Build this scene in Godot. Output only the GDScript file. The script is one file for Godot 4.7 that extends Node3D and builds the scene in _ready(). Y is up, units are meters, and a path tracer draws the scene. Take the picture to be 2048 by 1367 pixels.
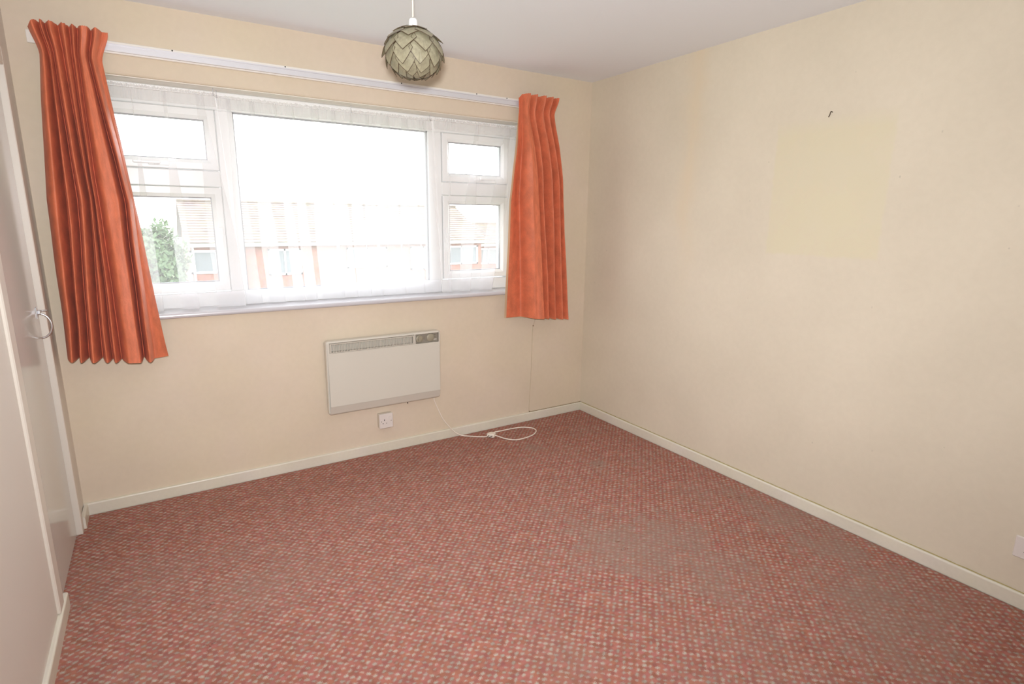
extends Node3D
# A small empty bedroom: rose carpet, cream walls, a wide window with nets and rust curtains.
# x runs right along the window wall (right wall at 0), y up, z from the window wall towards the camera.

var M := {}
var rng := RandomNumberGenerator.new()


# ---------------------------------------------------------------- helpers
func st_new(smooth := false) -> SurfaceTool:
	var st := SurfaceTool.new()
	st.begin(Mesh.PRIMITIVE_TRIANGLES)
	st.set_smooth_group(0 if smooth else -1)
	return st

func tri(st: SurfaceTool, a: Vector3, b: Vector3, c: Vector3) -> void:      # counter-clockwise from outside
	st.add_vertex(a); st.add_vertex(c); st.add_vertex(b)

func quad(st: SurfaceTool, a: Vector3, b: Vector3, c: Vector3, d: Vector3) -> void:
	tri(st, a, b, c); tri(st, a, c, d)

func quad_uv(st: SurfaceTool, p: Array, uv: Array) -> void:
	for k in [0, 2, 1, 0, 3, 2]:
		st.set_uv(uv[k]); st.set_uv2(uv[k]); st.add_vertex(p[k])

func bx(st: SurfaceTool, lo: Vector3, hi: Vector3, bevel := 0.0) -> void:   # a box, its edges chamfered by bevel
	if bevel <= 0.0:
		var v := func(i: int) -> Vector3: return Vector3(hi.x if i & 1 else lo.x, hi.y if i & 2 else lo.y, hi.z if i & 4 else lo.z)
		for f in [[0, 4, 6, 2], [1, 3, 7, 5], [0, 1, 5, 4], [2, 6, 7, 3], [0, 2, 3, 1], [4, 5, 7, 6]]:
			quad(st, v.call(f[0]), v.call(f[1]), v.call(f[2]), v.call(f[3]))
		return
	var c := (lo + hi) / 2.0
	var h := (hi - lo) / 2.0
	var b: float = minf(bevel, minf(h.x, minf(h.y, h.z)) * 0.98)
	var corner := func(s: Vector3, axis: int) -> Vector3:
		var r := h - Vector3(b, b, b)
		r[axis] = h[axis]
		return c + r * s
	var flip := func(pts: Array) -> void:
		var n: Vector3 = (pts[1] - pts[0]).cross(pts[2] - pts[0])
		var m := Vector3.ZERO
		for p in pts: m += p
		if n.dot(m / pts.size() - c) < 0: pts.reverse()
		if pts.size() == 3: tri(st, pts[0], pts[1], pts[2])
		else: quad(st, pts[0], pts[1], pts[2], pts[3])
	for ax in 3:
		var u := (ax + 1) % 3
		var w := (ax + 2) % 3
		for s in [-1.0, 1.0]:
			var face := []
			for k in [[-1, -1], [1, -1], [1, 1], [-1, 1]]:
				var sv := Vector3(); sv[ax] = s; sv[u] = k[0]; sv[w] = k[1]
				face.append(corner.call(sv, ax))
			flip.call(face)
		for s1 in [-1.0, 1.0]:
			for s2 in [-1.0, 1.0]:
				var e1 := Vector3(); e1[ax] = -1; e1[u] = s1; e1[w] = s2
				var e2 := e1; e2[ax] = 1
				flip.call([corner.call(e1, u), corner.call(e2, u), corner.call(e2, w), corner.call(e1, w)])
	for i in 8:
		var s3 := Vector3(1 if i & 1 else -1, 1 if i & 2 else -1, 1 if i & 4 else -1)
		flip.call([corner.call(s3, 0), corner.call(s3, 1), corner.call(s3, 2)])

func extrude(st: SurfaceTool, pts: PackedVector2Array, axis: int, a: float, b: float) -> void:
	# a 2D outline swept along an axis: axis 0 takes (z, y), axis 1 takes (x, z), axis 2 takes (x, y)
	var to3 := func(p: Vector2, t: float) -> Vector3:
		if axis == 0: return Vector3(t, p.y, p.x)
		if axis == 1: return Vector3(p.x, t, p.y)
		return Vector3(p.x, p.y, t)
	var mid := Vector3.ZERO
	for p in pts: mid += to3.call(p, (a + b) / 2.0)
	var n := pts.size()
	var area := 0.0
	for i in n: area += pts[i].cross(pts[(i + 1) % n])
	var along := Vector3(); along[axis] = b - a
	for i in n:
		var p: Vector2 = pts[i]
		var q: Vector2 = pts[(i + 1) % n]
		var out2 := Vector2(q.y - p.y, p.x - q.x) * signf(area)
		var out3: Vector3 = to3.call(out2, 0.0)
		var A: Vector3 = to3.call(p, a); var B: Vector3 = to3.call(q, a); var C: Vector3 = to3.call(q, b); var D: Vector3 = to3.call(p, b)
		if (B - A).cross(C - A).dot(out3) > 0: quad(st, A, B, C, D)
		else: quad(st, D, C, B, A)
	var t := Geometry2D.triangulate_polygon(pts)
	for i in range(0, t.size(), 3):
		for e in [[a, -1.0], [b, 1.0]]:
			var P: Vector3 = to3.call(pts[t[i]], e[0]); var Q: Vector3 = to3.call(pts[t[i + 1]], e[0]); var R: Vector3 = to3.call(pts[t[i + 2]], e[0])
			if (Q - P).cross(R - P).dot(along) * e[1] > 0: tri(st, P, Q, R)
			else: tri(st, P, R, Q)

func tube(st: SurfaceTool, path: PackedVector3Array, r: float, sides := 8, closed := false) -> void:
	var rings := []
	var up := Vector3.UP
	var n := path.size()
	for i in n:
		var fwd := (path[(i + 1) % n if closed else mini(i + 1, n - 1)] - path[(i - 1 + n) % n if closed else maxi(i - 1, 0)]).normalized()
		if absf(fwd.dot(up)) > 0.97: up = Vector3.RIGHT if absf(fwd.x) < 0.8 else Vector3.BACK
		var s := fwd.cross(up).normalized()
		up = s.cross(fwd).normalized()
		var ring := []
		for k in sides:
			var a := TAU * k / sides
			ring.append(path[i] + (s * cos(a) + up * sin(a)) * r)
		rings.append(ring)
	for i in (n if closed else n - 1):
		for k in sides:
			var k2 := (k + 1) % sides
			var i2 := (i + 1) % n
			quad(st, rings[i][k], rings[i2][k], rings[i2][k2], rings[i][k2])
	if not closed:
		for k in range(1, sides - 1):
			tri(st, rings[0][0], rings[0][k], rings[0][k + 1])
			tri(st, rings[n - 1][0], rings[n - 1][k + 1], rings[n - 1][k])

func lathe(st: SurfaceTool, at: Vector3, axis: Vector3, prof: Array, sides := 20) -> void:   # prof: [radius, height along axis]
	var u := axis.cross(Vector3.UP if absf(axis.y) < 0.9 else Vector3.RIGHT).normalized()
	var w := axis.cross(u).normalized()
	for i in prof.size() - 1:
		for k in sides:
			var P := []
			for e in [[i, k], [i, k + 1], [i + 1, k + 1], [i + 1, k]]:
				var a: float = TAU * e[1] / sides
				P.append(at + axis * prof[e[0]][1] + (u * cos(a) + w * sin(a)) * prof[e[0]][0])
			quad(st, P[0], P[1], P[2], P[3])

func smooth_path(keys: Array, per := 8) -> PackedVector3Array:
	var out := PackedVector3Array()
	for i in keys.size() - 1:
		var a: Vector3 = keys[maxi(i - 1, 0)]; var b: Vector3 = keys[i]; var c: Vector3 = keys[i + 1]; var d: Vector3 = keys[mini(i + 2, keys.size() - 1)]
		for k in per: out.append(b.cubic_interpolate(c, a, d, float(k) / per))
	out.append(keys[-1])
	return out

func commit(st: SurfaceTool, m: Material) -> ArrayMesh:
	st.generate_normals()
	var mesh := st.commit()
	mesh.surface_set_material(0, m)
	return mesh

func part(called: String, st: SurfaceTool, m: Material, parent: Node3D, label := "") -> MeshInstance3D:
	var o := MeshInstance3D.new()
	o.name = called
	o.mesh = commit(st, m)
	parent.add_child(o, true)
	if parent.get_parent() == self: o.position = -parent.position
	if label: o.set_meta("label", label)
	return o

func solo(called: String, st: SurfaceTool, m: Material, label: String, category: String, kind := "") -> MeshInstance3D:
	var o := MeshInstance3D.new()
	o.name = called
	o.mesh = commit(st, m)
	add_child(o, true)
	tag(o, label, category, "", kind)
	return o

func thing(called: String, at: Vector3, label: String, category: String, group := "", kind := "") -> Node3D:
	var o := Node3D.new()
	o.name = called
	o.position = at
	add_child(o, true)
	tag(o, label, category, group, kind)
	return o

func tag(o: Node, label: String, category: String, group := "", kind := "") -> void:
	o.set_meta("label", label)
	if category: o.set_meta("category", category)
	if group: o.set_meta("group", group)
	if kind: o.set_meta("kind", kind)

func arc(c: Vector2, r: float, a0: float, a1: float, n := 6) -> PackedVector2Array:
	var p := PackedVector2Array()
	for i in n + 1:
		var a := deg_to_rad(lerpf(a0, a1, float(i) / n))
		p.append(c + Vector2(cos(a), sin(a)) * r)
	return p

func mat(c: Color, rough := 0.7, spec := 0.5) -> StandardMaterial3D:
	var m := StandardMaterial3D.new()
	m.albedo_color = c
	m.roughness = rough
	m.metallic_specular = spec
	return m

func rgb8(r: float, g: float, b: float) -> Color:
	return Color(r / 255.0, g / 255.0, b / 255.0)

func noise(s: int, freq: float, oct := 4) -> FastNoiseLite:
	var n := FastNoiseLite.new()
	n.seed = s
	n.frequency = freq
	n.fractal_octaves = oct
	return n


# ---------------------------------------------------------------- materials
func make_materials() -> void:
	M.wall = mat(rgb8(219, 204, 182), 0.75, 0.35)
	paint_texture(M.wall, 11, rgb8(219, 204, 182), 0.012, 0.9)
	M.ceiling = mat(rgb8(242, 245, 249), 0.9, 0.3)
	M.white_gloss = mat(rgb8(238, 233, 224), 0.28)
	M.skirting = mat(rgb8(222, 216, 200), 0.3)
	paint_texture(M.skirting, 5, rgb8(222, 216, 200), 0.018, 1.6)
	M.sill = mat(rgb8(206, 204, 207), 0.25)
	M.reveal = mat(rgb8(236, 230, 218), 0.5)
	M.upvc = mat(rgb8(240, 240, 238), 0.3)
	M.gasket = mat(rgb8(150, 150, 152), 0.7)
	M.door = mat(rgb8(216, 214, 206), 0.14, 0.42)
	M.jamb = mat(rgb8(222, 214, 202), 0.35)
	M.left_wall = mat(rgb8(222, 214, 203), 0.5)
	M.chrome = mat(rgb8(225, 228, 232), 0.32); M.chrome.metallic = 1.0
	M.alu = mat(rgb8(222, 221, 224), 0.35); M.alu.metallic = 0.25
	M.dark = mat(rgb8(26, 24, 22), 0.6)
	M.heater = mat(rgb8(212, 207, 194), 0.42)
	M.grille = mat(rgb8(198, 192, 178), 0.45)
	M.panel = mat(rgb8(146, 139, 126), 0.25)
	M.dial = mat(rgb8(160, 152, 132), 0.35)
	M.dial_mark = mat(rgb8(96, 88, 62), 0.5)
	M.print_white = mat(rgb8(214, 208, 196), 0.5)
	M.print_red = mat(rgb8(132, 84, 58), 0.5)
	M.socket = mat(rgb8(222, 214, 207), 0.3)
	M.socket_side = mat(rgb8(214, 204, 188), 0.45)
	M.flex = mat(rgb8(238, 228, 214), 0.4)
	M.wire = mat(rgb8(206, 190, 164), 0.5)
	M.grime = mat(rgb8(126, 100, 58), 0.9)
	M.bead = mat(rgb8(176, 160, 104), 0.85)
	M.nail = mat(rgb8(74, 58, 40), 0.6)
	M.glass = mat(Color(0.96, 0.98, 0.98, 0.03), 0.0)
	M.glass.transparency = BaseMaterial3D.TRANSPARENCY_ALPHA
	M.thread = mat(rgb8(222, 190, 176), 0.8)

	# sheer voile and the doubled cloth of its hem and heading
	M.voile = mat(Color(0.97, 0.97, 0.98, 0.165), 0.9, 0.2)
	M.voile.transparency = BaseMaterial3D.TRANSPARENCY_ALPHA
	M.voile.backlight_enabled = true
	M.voile.backlight = Color(0.9, 0.9, 0.9)
	M.voile_hem = M.voile.duplicate()
	M.voile_hem.albedo_color = Color(0.96, 0.96, 0.965, 0.28)
	M.voile_tape = M.voile.duplicate()
	M.voile_tape.albedo_color = Color(0.95, 0.94, 0.93, 0.36)

	# capiz shell
	M.shell = mat(Color(0.765, 0.735, 0.62, 0.88), 0.34, 0.5)
	M.shell.transparency = BaseMaterial3D.TRANSPARENCY_ALPHA
	M.shell.backlight_enabled = true
	M.shell.backlight = Color(0.75, 0.7, 0.55)
	var sh := noise(31, 0.02, 4)
	sh.fractal_type = FastNoiseLite.FRACTAL_FBM
	var shi := Image.create(256, 256, false, Image.FORMAT_RGBA8)
	for y in 256:
		for x in 256:
			var v := 0.9 + 0.1 * sh.get_noise_2d(x, y) + 0.05 * sh.get_noise_2d(x * 4.0, y * 4.0)
			shi.set_pixel(x, y, Color(v, v, v * 0.99, 1.0))
	M.shell.albedo_texture = ImageTexture.create_from_image(shi)
	M.shell.uv1_triplanar = true
	M.shell.uv1_scale = Vector3(9, 9, 9)
	M.shell_rim = mat(rgb8(84, 68, 48), 0.5)

	make_curtain_material()
	make_carpet_material()
	make_right_wall_material()

func paint_texture(m: StandardMaterial3D, s: int, base: Color, amount: float, scale: float) -> void:
	# brushed and rolled household paint: faint patches of tone and tiny specks
	var n := noise(s, 0.008, 4)
	var f := noise(s + 1, 0.12, 2)
	var im := Image.create(512, 512, false, Image.FORMAT_RGB8)
	for y in 512:
		for x in 512:
			# fold the noise over itself so that the tile meets without a seam
			var ax := absf(x - 256.0); var ay := absf(y - 256.0)
			var v := n.get_noise_2d(ax, ay) * amount * 1.6 + f.get_noise_2d(ax, ay) * amount * 0.5
			var w := n.get_noise_2d(ax + 700.0, ay) * amount * 0.9
			im.set_pixel(x, y, Color(base.r + v, base.g + v + w * 0.3, base.b + v - w))
	m.albedo_color = Color.WHITE
	m.albedo_texture = ImageTexture.create_from_image(im)
	m.uv1_triplanar = true
	m.uv1_world_triplanar = true
	m.uv1_scale = Vector3.ONE * 0.45 * scale

func make_right_wall_material() -> void:
	# the right wall's own paint: a paler, yellower oblong where a picture hung, a yellowed streak, scuffs
	var w := 1024
	var h := 576
	var n := noise(21, 0.006, 4)
	var f := noise(22, 0.1, 2)
	var im := Image.create(w, h, false, Image.FORMAT_RGB8)
	var base := rgb8(217, 206, 185)
	for py in h:
		for px in w:
			var z := px / float(w) * 4.3
			var y := 2.4 * (1.0 - py / float(h))
			var v := n.get_noise_2d(px, py) * 0.02 + f.get_noise_2d(px, py) * 0.006
			var c := Color(base.r + v, base.g + v, base.b + v)
			var wob := f.get_noise_2d(px * 0.7, py * 0.7) * 0.006
			var x0 := 1.462 + wob; var x1 := 2.02 + wob
			var y0 := 1.298 + wob - (z - 1.462) * 0.004; var y1 := 1.955 + wob
			if z > x0 and z < x1 and y > y0 and y < y1:
				var k := clampf(minf(minf(z - x0, x1 - z), minf(y - y0, (y1 - y) * 0.15)) / 0.012, 0.0, 1.0)
				k *= 0.85 + 0.3 * n.get_noise_2d(px * 2.0, py * 2.0)
				c = c.lerp(rgb8(216, 206, 177), clampf(k, 0.0, 1.0))
			var s := exp(-pow((z - 0.93 + 0.05 * n.get_noise_2d(py * 1.5, 40.0)) / 0.07, 2.0)) * clampf((y - 0.9) * 1.2, 0.0, 1.0)
			c = c.lerp(rgb8(220, 204, 177), clampf(s * (0.7 + 0.8 * n.get_noise_2d(px * 3.0, py)), 0.0, 0.8))
			im.set_pixel(px, py, c)
	rng.seed = 77
	for k in 26:                                                        # scuffs and fly specks
		var sx := rng.randi_range(5, w - 5); var sy := rng.randi_range(5, h - 5)
		var cc := im.get_pixel(sx, sy).darkened(rng.randf_range(0.06, 0.16))
		im.set_pixel(sx, sy, cc)
		if rng.randf() < 0.4: im.set_pixel(sx, sy + 1, cc)
	M.wall_right = mat(Color.WHITE, 0.75, 0.35)
	M.wall_right.albedo_texture = ImageTexture.create_from_image(im)

func make_curtain_material() -> void:
	# rust damask: a satin ground with a thin woven scribble
	var n := noise(41, 0.02, 3)
	var f := noise(42, 0.35, 2)
	var sz := 1024
	var im := Image.create(sz, sz, false, Image.FORMAT_RGB8)
	for y in sz:
		for x in sz:
			var ax := absf(x - sz / 2.0); var ay := absf(y - sz / 2.0)
			var v := 1.0 + n.get_noise_2d(ax, ay * 0.5) * 0.10 + f.get_noise_2d(x * 1.0, y * 0.2) * 0.05
			im.set_pixel(x, y, Color(0.830 * v, 0.455 * v, 0.318 * v))
	rng.seed = 9
	for k in 70:                                                        # the woven motif: small crossed sprigs
		var cx := rng.randf() * sz; var cy := rng.randf() * sz
		for s in 4:
			var a := rng.randf() * TAU
			var bend := rng.randf_range(-0.05, 0.05)
			var q := Vector2(cx, cy) + Vector2(cos(a), sin(a)) * 6.0
			for i in rng.randi_range(14, 34):
				a += bend
				q += Vector2(cos(a), sin(a))
				var px := posmod(int(q.x), sz); var py := posmod(int(q.y), sz)
				im.set_pixel(px, py, im.get_pixel(px, py).lerp(Color(0.88, 0.58, 0.46), 0.5))
	M.curtain = mat(Color.WHITE, 0.55, 0.45)
	M.curtain.albedo_texture = ImageTexture.create_from_image(im)
	M.curtain.rim_enabled = true
	M.curtain.rim = 0.08
	M.curtain.rim_tint = 0.7
	M.curtain.backlight_enabled = true
	M.curtain.backlight = Color(0.16, 0.12, 0.1)
	M.lining = mat(rgb8(214, 186, 150), 0.85, 0.2)
	M.lining.backlight_enabled = true
	M.lining.backlight = Color(0.3, 0.27, 0.2)

func make_carpet_material() -> void:
	# a loop-pile carpet: a check of rose and pale grey tufts, 16 mm a side
	var sz := 1536
	var cells := 32
	var per := sz / cells
	var f := noise(51, 0.16, 2)
	var g := noise(52, 0.05, 3)
	rng.seed = 51
	var tone := []
	for i in cells * cells:
		tone.append([rng.randf_range(0.92, 1.08), rng.randf(), rng.randf_range(-0.22, 0.22), rng.randf_range(-0.2, 0.2), rng.randf_range(0.66, 1.34), rng.randf_range(-0.9, 0.9)])
	var im := Image.create(sz, sz, false, Image.FORMAT_RGB8)
	var hm := Image.create(sz, sz, false, Image.FORMAT_L8)
	for y in sz:
		for x in sz:
			var wx := x + f.get_noise_2d(x * 0.6, y * 0.6) * 20.0
			var wy := y + f.get_noise_2d(x * 0.6 + 900.0, y * 0.6) * 20.0
			var cx := int(floor(wx / per)); var cy := int(floor(wy / per))
			var u := wx / per - cx - 0.5; var v := wy / per - cy - 0.5
			var t: Array = tone[posmod(cy, cells) * cells + posmod(cx, cells)]
			var yarn := f.get_noise_2d(x * 2.4, y * 2.4) * 0.5 + f.get_noise_2d(x * 5.0 + 300.0, y * 5.0) * 0.5
			var c: Color
			var rose := Color(0.665, 0.425, 0.398).lerp(Color(0.650, 0.432, 0.355), t[1])
			if (cx + cy) & 1:
				var du: float = u - t[2]; var dv: float = v - t[3]
				# each grey tuft is a short dash lying across the room, a little askew
				var e: float = sqrt(pow(du * 0.80, 2.0) + pow((dv + du * t[5] * 0.7) * 1.35, 2.0)) / (0.50 * t[4])
				var k: float = clampf((1.05 - e + yarn * 1.0) * 2.0, 0.0, 1.0)
				c = rose.lerp(Color(0.690, 0.662, 0.606), k)
			else:
				c = rose
			var lum: float = t[0] * (1.0 + yarn * 0.30)
			im.set_pixel(x, y, Color(c.r * lum, c.g * lum, c.b * lum))
			var bump := 0.55 + 0.30 * (0.5 - maxf(absf(u), absf(v))) + yarn * 0.28
			hm.set_pixel(x, y, Color(bump, bump, bump))
	M.carpet = mat(Color.WHITE, 0.95, 0.2)
	M.carpet.albedo_texture = ImageTexture.create_from_image(im)
	M.carpet.heightmap_enabled = true
	M.carpet.heightmap_texture = ImageTexture.create_from_image(hm)
	M.carpet.heightmap_scale = 0.35
	var reps := 4.4 / (cells * 0.016)
	M.carpet.uv1_scale = Vector3(reps, reps, 1)
	# worn, greyed and stained places, laid once over the whole floor (4.4 m square, x from -4.2, z from -0.1)
	var ws := 1100
	var wn := noise(61, 0.012, 4)
	var wf := noise(62, 0.09, 3)
	var spots := [[-1.03, 1.60, 0.26, 1.0, 0], [-0.80, 1.66, 0.24, 0.9, 0], [-0.86, 1.90, 0.26, 0.7, 0], [-0.17, 1.60, 0.13, 0.7, 0], [-0.17, 1.83, 0.17, 1.0, 0], [-0.22, 2.10, 0.2, 1.0, 0], [-0.38, 2.38, 0.26, 0.9, 0], [-0.60, 2.50, 0.24, 0.7, 0],
		[-0.56, 0.86, 0.07, 0.9, 0], [-0.76, 0.47, 0.08, 0.8, 0], [-2.54, 1.06, 0.16, 0.5, 0], [-2.42, 1.02, 0.2, 0.4, 0], [-2.85, 0.75, 0.2, 0.35, 0], [-0.34, 1.46, 0.16, 0.45, 0], [-1.04, 2.3, 0.3, 0.3, 0]]
	var wear := Image.create(ws, ws, false, Image.FORMAT_RGBA8)
	for py in ws:
		for px in ws:
			var x := -4.2 + px / float(ws) * 4.4
			var z := -0.1 + py / float(ws) * 4.4
			var a := clampf(wn.get_noise_2d(px, py) * 0.45 - 0.02, 0.0, 0.3)
			for s in spots:
				var d: float = Vector2(x - s[0], z - s[1]).length() / s[2]
				if d < 1.7:
					var k := clampf(1.25 - d + wn.get_noise_2d(px * 2.0, py * 2.0) * 0.9, 0.0, 1.0)
					a = maxf(a, k * s[3] * 0.85)
			a *= clampf(0.85 + wf.get_noise_2d(px * 3.0, py * 3.0) * 0.9, 0.0, 1.0)
			wear.set_pixel(px, py, Color(0.620, 0.535, 0.485, clampf(a, 0.0, 0.62)))
	# small dark burns, dents and specks
	rng.seed = 13
	var specks := [[-2.68, 1.07, 7], [-0.80, 0.50, 4], [-0.79, 0.49, 4], [-1.05, 1.62, 5], [-1.03, 1.56, 4], [-0.18, 1.59, 7], [-0.22, 1.56, 6], [-0.14, 1.63, 4], [-2.70, 1.30, 5], [-0.56, 0.88, 3]]
	for k in 40: specks.append([rng.randf_range(-3.1, -0.05), rng.randf_range(0.1, 3.0), rng.randi_range(1, 2)])
	for s in specks:
		var c0 := Vector2((s[0] + 4.2) / 4.4 * ws, (s[1] + 0.1) / 4.4 * ws)
		for i in int(s[2]) * 3:
			var q := c0 + Vector2(rng.randfn(0, s[2] * 0.35), rng.randfn(0, s[2] * 0.25))
			if q.x > 1 and q.y > 1 and q.x < ws - 1 and q.y < ws - 1:
				wear.set_pixel(int(q.x), int(q.y), Color(0.30, 0.17, 0.14, rng.randf_range(0.25, 0.6)))
	M.carpet.detail_enabled = true
	M.carpet.detail_albedo = ImageTexture.create_from_image(wear)
	M.carpet.detail_uv_layer = BaseMaterial3D.DETAIL_UV_2


# ---------------------------------------------------------------- the scene
func _ready() -> void:
	var cam := Camera3D.new()
	cam.name = "camera"
	cam.transform = Transform3D(Basis(Vector3(CR[0], CR[3], CR[6]), Vector3(CR[1], CR[4], CR[7]), Vector3(CR[2], CR[5], CR[8])), Vector3(-2.7174, 1.4618, 3.2808))
	cam.fov = rad_to_deg(2.0 * atan(683.5 / 1120.853))
	cam.near = 0.05
	cam.far = 400.0
	add_child(cam)
	cam.current = true

	var env := Environment.new()
	var sky := Sky.new()
	var sm := ProceduralSkyMaterial.new()                               # a bright overcast day
	sm.sky_top_color = rgb8(226, 232, 240)
	sm.sky_horizon_color = rgb8(244, 246, 248)
	sm.ground_horizon_color = rgb8(190, 190, 186)
	sm.ground_bottom_color = rgb8(150, 150, 142)
	sm.sky_energy_multiplier = 1.0
	sky.sky_material = sm
	env.background_mode = Environment.BG_SKY
	env.sky = sky
	env.background_energy_multiplier = 7.5
	env.tonemap_mode = Environment.TONE_MAPPER_LINEAR
	env.tonemap_exposure = 1.0
	env.sdfgi_enabled = true
	env.ssao_enabled = true
	env.ssil_enabled = true
	var we := WorldEnvironment.new()
	we.name = "overcast_sky"
	we.environment = env
	add_child(we)

	# the photographer's flash, a hand's width above the lens: it throws the lamp's shadow on the window wall
	var flash := SpotLight3D.new()
	flash.name = "camera_flash"
	flash.position = Vector3(-2.726, 1.555, 3.27)
	flash.light_color = Color(0.98, 0.985, 1.0)
	flash.light_energy = 7.2
	flash.light_size = 0.035
	flash.spot_angle = 70.0
	flash.spot_angle_attenuation = 1.0
	flash.spot_range = 20.0
	flash.spot_attenuation = 2.0
	flash.shadow_enabled = true
	add_child(flash)
	flash.look_at(Vector3(-0.75, 1.42, 0.0))

	make_materials()
	build_shell()
	build_window()
	build_left_side()
	build_track()
	build_nets()
	build_curtains()
	build_heater()
	build_sockets()
	build_lamp()
	build_wires()
	build_outside()

const CR := [0.846324, 0.105813, -0.522053, 0.010010, 0.976739, 0.214200, 0.532574, -0.186508, 0.825578]


func build_shell() -> void:
	# floor and its carpet
	var st := st_new()
	bx(st, Vector3(-4.2, -0.2, -0.0), Vector3(0.2, -0.012, 4.3))
	var fl := solo("floor", st, mat(rgb8(120, 100, 84), 0.8), "bedroom floor covered wall to wall with a rose and grey checked carpet", "floor", "structure")
	st = st_new()
	var P := func(x: float, z: float) -> Array: return [Vector3(x, 0, z), Vector2((x + 4.2) / 4.4, (z + 0.1) / 4.4)]
	var a: Array = P.call(-3.75, 4.2); var b: Array = P.call(-0.0185, 4.2); var c: Array = P.call(-0.0185, 0.0185); var d: Array = P.call(-3.75, 0.0185)
	quad_uv(st, [a[0], b[0], c[0], d[0]], [a[1], b[1], c[1], d[1]])
	part("carpet", st, M.carpet, fl, "worn rose loop-pile carpet flecked with a pale grey check")

	st = st_new()
	bx(st, Vector3(-4.2, 2.4, -0.26), Vector3(0.2, 2.55, 4.3))
	solo("ceiling", st, M.ceiling, "plain off-white painted ceiling", "ceiling", "structure")

	# window wall, with the opening x -2.95..-0.555, y 0.955..2.084; its edges are rounded plaster
	st = st_new()
	var r := 0.012
	# one skin for the room face, so that the paint has no joints, then the solid behind it
	var xs := [-4.2, -2.95 - r, -0.555 + r, 0.2]
	var ys := [-0.2, 0.957, 2.084 + r, 2.55]
	for i in 3:
		for j in 3:
			if i == 1 and j == 1: continue
			quad(st, Vector3(xs[i], ys[j], 0), Vector3(xs[i + 1], ys[j], 0), Vector3(xs[i + 1], ys[j + 1], 0), Vector3(xs[i], ys[j + 1], 0))
	var lintel := PackedVector2Array([Vector2(-0.001, 2.55), Vector2(-0.26, 2.55), Vector2(-0.26, 2.084)])
	lintel.append_array(arc(Vector2(-r, 2.084 + r), r, 270, 356, 6))
	extrude(st, lintel, 0, -2.95, -0.555)
	bx(st, Vector3(-2.95, -0.2, -0.26), Vector3(-0.555, 0.957, -0.001))
	var jl := PackedVector2Array([Vector2(-4.2, -0.001), Vector2(-4.2, -0.26), Vector2(-2.95, -0.26)])
	jl.append_array(arc(Vector2(-2.95 - r, -r), r, 0, 86, 6))
	extrude(st, jl, 1, -0.2, 2.55)
	var jr := PackedVector2Array([Vector2(0.2, -0.001), Vector2(0.2, -0.26), Vector2(-0.555, -0.26)])
	jr.append_array(arc(Vector2(-0.555 + r, -r), r, 180, 94, 6))
	extrude(st, jr, 1, -0.2, 2.55)
	solo("wall_back", st, M.wall, "cream painted window wall behind the panel heater", "wall", "structure")

	# right wall
	st = st_new()
	bx(st, Vector3(0.004, -0.2, 0.0), Vector3(0.2, 2.55, 4.3))
	var wr := solo("wall_right", st, M.wall, "long bare cream wall with a pale oblong where a picture hung", "wall", "structure")
	st = st_new()
	quad_uv(st, [Vector3(0, 0, 4.3), Vector3(0, 0, 0), Vector3(0, 2.4, 0), Vector3(0, 2.4, 4.3)], [Vector2(1, 1), Vector2(0, 1), Vector2(0, 0), Vector2(1, 0)])
	part("painted_face", st, M.wall_right, wr, "cream paint with a yellower picture mark")

	st = st_new()
	bx(st, Vector3(-4.2, -0.2, 4.2), Vector3(0.2, 2.55, 4.4))
	solo("wall_front", st, M.wall, "cream wall across the room from the window", "wall", "structure")

	# skirting boards with a rounded top edge
	st = st_new()
	var pr := PackedVector2Array([Vector2(0, 0), Vector2(0, 0.062)])
	pr.append_array(arc(Vector2(0.007, 0.054), 0.008, 90, 0, 5))
	pr.append(Vector2(0.015, 0))
	extrude(st, pr, 0, -3.15, -0.0)
	solo("baseboard_back", st, M.skirting, "low cream gloss skirting board under the window", "baseboard", "structure")
	st = st_new()
	var pr2 := PackedVector2Array()
	for p in pr: pr2.append(Vector2(-p.x, p.y))
	extrude(st, pr2, 2, 0.0, 4.2)
	var br := solo("baseboard_right", st, M.skirting, "low cream gloss skirting board along the bare right-hand wall", "baseboard", "structure")
	st = st_new()
	rng.seed = 4
	var pts := PackedVector3Array()
	for i in 120: pts.append(Vector3(-0.0035, 0.0635 + rng.randf_range(-0.0012, 0.0012), 0.02 + i * 0.034))
	tube(st, pts, 0.0022, 5)
	part("sealant_bead", st, M.bead, br, "yellowed bead of old sealant")

	# sill board with a bullnose
	st = st_new()
	var sp := PackedVector2Array([Vector2(-0.13, 0.957), Vector2(0.020, 0.955)])
	sp.append_array(arc(Vector2(0.022, 0.9685), 0.0135, -90, 90, 8))
	sp.append(Vector2(-0.13, 0.984))
	extrude(st, sp, 0, -2.985, -0.52)
	solo("trim_1", st, M.sill, "white gloss window sill board with a rounded nose", "window sill", "structure")
	# lining of the reveal
	st = st_new()
	bx(st, Vector3(-2.949, 2.0805, -0.125), Vector3(-0.556, 2.0838, -0.010))
	bx(st, Vector3(-2.9498, 0.985, -0.125), Vector3(-2.9465, 2.0805, -0.010))
	bx(st, Vector3(-0.5585, 0.985, -0.125), Vector3(-0.5552, 2.0805, -0.010))
	solo("trim_2", st, M.reveal, "off-white painted lining inside the window opening", "trim", "structure")


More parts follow.
